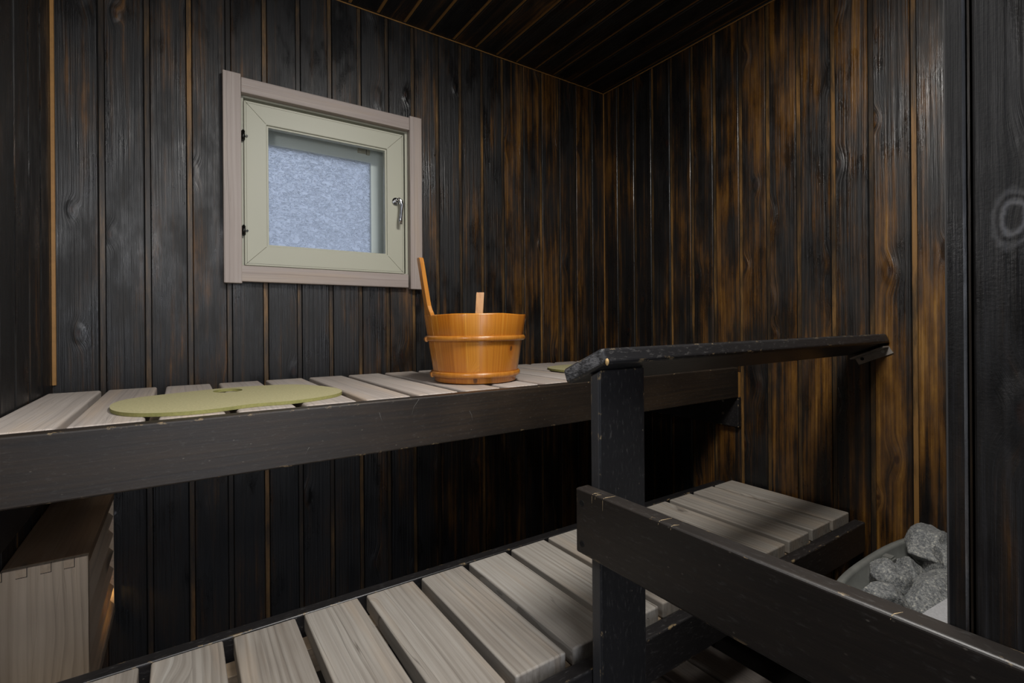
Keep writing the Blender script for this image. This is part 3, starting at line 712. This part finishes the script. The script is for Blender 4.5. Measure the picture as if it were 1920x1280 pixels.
# ------------------------------------------------------------------ heater with stones
HZ = -.360
ht = empty('sauna_heater', (-.41, -1.235, FL)); tag(ht, 'grey steel sauna heater heaped with stones behind the black guard board', 'heater')
def sup(cx, cy, a, b, n=3.2, N=72):
    L = []
    for k in range(N):
        t = 2 * math.pi * k / N; c, s = math.cos(t), math.sin(t)
        L.append((cx + a * math.copysign(abs(c) ** (2 / n), c), cy + b * math.copysign(abs(s) ** (2 / n), s)))
    return L
def loft(rows, mat, name, parent, cap0=True, cap1=False, smooth=True):
    bm = bmesh.new(); R = [[bm.verts.new((x, y, z)) for x, y in L] for L, z in rows]
    n = len(R[0])
    for a, b in zip(R, R[1:]):
        for k in range(n): bm.faces.new((a[k], a[(k + 1) % n], b[(k + 1) % n], b[k])).smooth = smooth
    if cap0: bm.faces.new(R[0])
    if cap1: bm.faces.new(R[-1])
    return link(name, bm, mat, parent)
S = lambda e, n=2.7: sup(-.41, -1.235, .285 - e, .143 - e, n)
loft([(S(.004), FL + .12), (S(.004), HZ - .035)], M['steel_light'], 'casing', ht)
rim = loft([(S(.004), HZ - .035), (S(-.002), HZ - .033), (S(-.003), HZ - .006), (S(-.001), HZ), (S(.007), HZ), (S(.010), HZ - .004), (S(.012), HZ - .020), (S(.020), HZ - .024), (S(.024), HZ - .040), (S(.030), HZ - .10)], M['steel'], 'rim', ht, False, True)
bm = bmesh.new(); addbox(bm, -.375, -.352, -1.120, -1.100, HZ - .016, HZ - .004); bmesh.ops.bevel(bm, geom=list(bm.edges), offset=.003, segments=2, affect='EDGES'); link('tab', bm, M['steel'], rim)
for x in (-.58, -.24):
    for y in (-1.16, -1.31): rbox('leg', x - .012, x + .012, y - .012, y + .012, FL, FL + .12, M['steel'], ht, .001)
# pale curved top plate on the near side
bm = bmesh.new(); L = [(-.66, -1.214), (-.60, -1.2155), (-.54, -1.219), (-.476, -1.225), (-.42, -1.233), (-.34, -1.250), (-.24, -1.272), (-.18, -1.290)]
tp = [bm.verts.new((x, y, HZ + .004)) for x, y in L]; tb = [bm.verts.new((x, -1.372, HZ + .004)) for x, y in L]
tp2 = [bm.verts.new((x, y, HZ + .001)) for x, y in L]; tb2 = [bm.verts.new((x, -1.372, HZ + .001)) for x, y in L]
for a, b in ((tp, tb), (tp2, tb2), (tp, tp2), (tb, tb2)):
    for k in range(len(L) - 1): bm.faces.new((a[k], a[k + 1], b[k + 1], b[k]))
bm.faces.new((tp[0], tb[0], tb2[0], tp2[0])); bm.faces.new((tp[-1], tb[-1], tb2[-1], tp2[-1]))
link('top_plate', bm, M['steel_light'], ht)['label'] = 'pale grey top plate'

def stone(c, s, seed, label, rot=0.0):
    bm = bmesh.new(); bmesh.ops.create_icosphere(bm, subdivisions=5, radius=1)
    rnd = random.Random(seed); off = Vector((rnd.uniform(-9, 9), rnd.uniform(-9, 9), rnd.uniform(-9, 9)))
    pl = []
    for _ in range(13):
        n = Vector((rnd.gauss(0, 1), rnd.gauss(0, 1), rnd.gauss(0, 1))).normalized(); pl.append((n, rnd.uniform(.55, .80)))
    for v in bm.verts:
        d = v.co.normalized(); r = 1.0
        for n, h in pl:
            q = d.dot(n)
            if q > 0: r = min(r, h / q)
        r *= 1 + .05 * noise.noise(d * 2.2 + off) + .035 * noise.noise(d * 7 + off) + .018 * noise.noise(d * 18 + off)
        v.co = Vector((d.x * s[0], d.y * s[1], d.z * s[2])) * r
    bmesh.ops.rotate(bm, verts=bm.verts, matrix=Matrix.Rotation(rot, 3, 'Z'))
    o = link('heater_stone', bm, M['stone'], None, True); o.location = c
    tag(o, label, 'stone', 'stones in the heater'); return o
STONES = [
    ((-.262, -1.155, -.366), (.092, .052, .052), 3, 'largest grey heater stone, rising highest at the back of the heap', .2),
    ((-.462, -1.140, -.366), (.050, .036, .040), 5, 'knobbly grey heater stone standing next to the steel rim', .5),
    ((-.545, -1.158, -.385), (.062, .046, .042), 8, 'leftmost grey heater stone, half hidden by the guard board', -.3),
    ((-.455, -1.198, -.378), (.088, .044, .058), 11, 'broad flat grey heater stone in front, beside the pale top plate', .1),
    ((-.350, -1.136, -.392), (.044, .036, .034), 14, 'small grey heater stone in the gap below the largest one', 0),
    ((-.330, -1.200, -.372), (.056, .042, .052), 21, 'grey heater stone at the right, cut off by the dark wall edge', 1.0),
]
for c, s, sd_, lb_, r_ in STONES: stone(c, s, sd_, lb_, r_)

# ------------------------------------------------------------------ low pale step under the lower bench
st = empty('step_stool', (-.42, -.76, FL)); tag(st, 'low pale wooden step standing on the floor under the lower bench', 'step')
for k in range(4):
    x = -.345 - k * .098; rbox('slat', x - .090, x, -.90, -.63, FL + .13, FL + .152, M['slat_up'], st, .004)
for y in (-.87, -.67): rbox('bearer', -.72, -.36, y, y + .03, FL + .09, FL + .1295, M['bearer'], st, .002)
for x in (-.70, -.39):
    for y in (-.868, -.668): rbox('leg', x, x + .026, y, y + .026, FL, FL + .0895, M['bearer'], st, .002)

# ------------------------------------------------------------------ camera (solved from the photograph)
yaw, roll = math.radians(-34.0008), math.radians(-.42)
f = Vector((-math.sin(yaw), math.cos(yaw), 0)); rt = Vector((math.cos(yaw), math.sin(yaw), 0)); up = rt.cross(f)
r2 = rt * math.cos(roll) + up * math.sin(roll); u2 = -rt * math.sin(roll) + up * math.cos(roll)
cam = bpy.data.cameras.new('camera'); cam.sensor_width = 36; cam.lens = 921.824 / 1920 * 36; cam.shift_y = (609.27 - 640) / 1920
cam.clip_start = .01
co = bpy.data.objects.new('camera', cam); C.objects.link(co)
co.matrix_world = Matrix(((r2.x, u2.x, -f.x, -1.4697), (r2.y, u2.y, -f.y, -1.4841), (r2.z, u2.z, -f.z, .0767), (0, 0, 0, 1)))
sc.camera = co

# ------------------------------------------------------------------ light
def area(name, loc, target, size, size_y, power, col):
    l = bpy.data.lights.new(name, 'AREA'); l.shape = 'RECTANGLE'; l.size = size; l.size_y = size_y; l.energy = power; l.color = col
    o = bpy.data.objects.new(name, l); C.objects.link(o); o.location = loc
    o.rotation_euler = (Vector(target) - Vector(loc)).to_track_quat('-Z', 'Y').to_euler(); return o
area('ceiling_lamp', (-.93, -1.22, .99), (-.90, -1.12, 0), .36, .30, 17.0, (1, .97, .93))
area('doorway_fill', (-1.30, YN - .25, .10), (-1.0, 0, .0), .62, 1.6, 6.5, (.93, .96, 1.0))  # unseen fill light added behind the camera to lift the room
l2 = bpy.data.lights.new('wall_lamp', 'POINT'); l2.energy = 5.5; l2.color = (1, .98, .96); l2.shadow_soft_size = .07
o2 = bpy.data.objects.new('wall_lamp', l2); C.objects.link(o2); o2.location = (-1.62, -1.00, .42)
pl = bpy.data.lights.new('box_bulb', 'POINT'); pl.energy = .45; pl.color = (1, .6, .18); pl.shadow_soft_size = .012
po = bpy.data.objects.new('box_bulb', pl); C.objects.link(po); po.location = (-1.655, -.10, -.50)

w = bpy.data.worlds.new('daylight'); sc.world = w; w.use_nodes = True; t = w.node_tree; t.nodes.clear()
tc = t.nodes.new('ShaderNodeTexCoord'); sp = t.nodes.new('ShaderNodeSeparateXYZ'); rp = t.nodes.new('ShaderNodeValToRGB'); bg = t.nodes.new('ShaderNodeBackground'); o = t.nodes.new('ShaderNodeOutputWorld')
mr = t.nodes.new('ShaderNodeMapRange'); mr.inputs['From Min'].default_value = -1; mr.inputs['From Max'].default_value = 1
t.links.new(tc.outputs['Generated'], sp.inputs[0]); t.links.new(sp.outputs['Z'], mr.inputs['Value']); t.links.new(mr.outputs[0], rp.inputs[0])
cr = rp.color_ramp; cr.elements[0].position = .35; cr.elements[0].color = (.12, .12, .13, 1); cr.elements[1].position = .68; cr.elements[1].color = (.45, .49, .62, 1)
t.links.new(rp.outputs[0], bg.inputs[0]); bg.inputs[1].default_value = 2.3; t.links.new(bg.outputs[0], o.inputs[0])

sc.view_settings.view_transform = 'Standard'; sc.view_settings.look = 'None'; sc.view_settings.gamma = 1
sc.view_settings.exposure = 0; sc.view_settings.use_curve_mapping = False
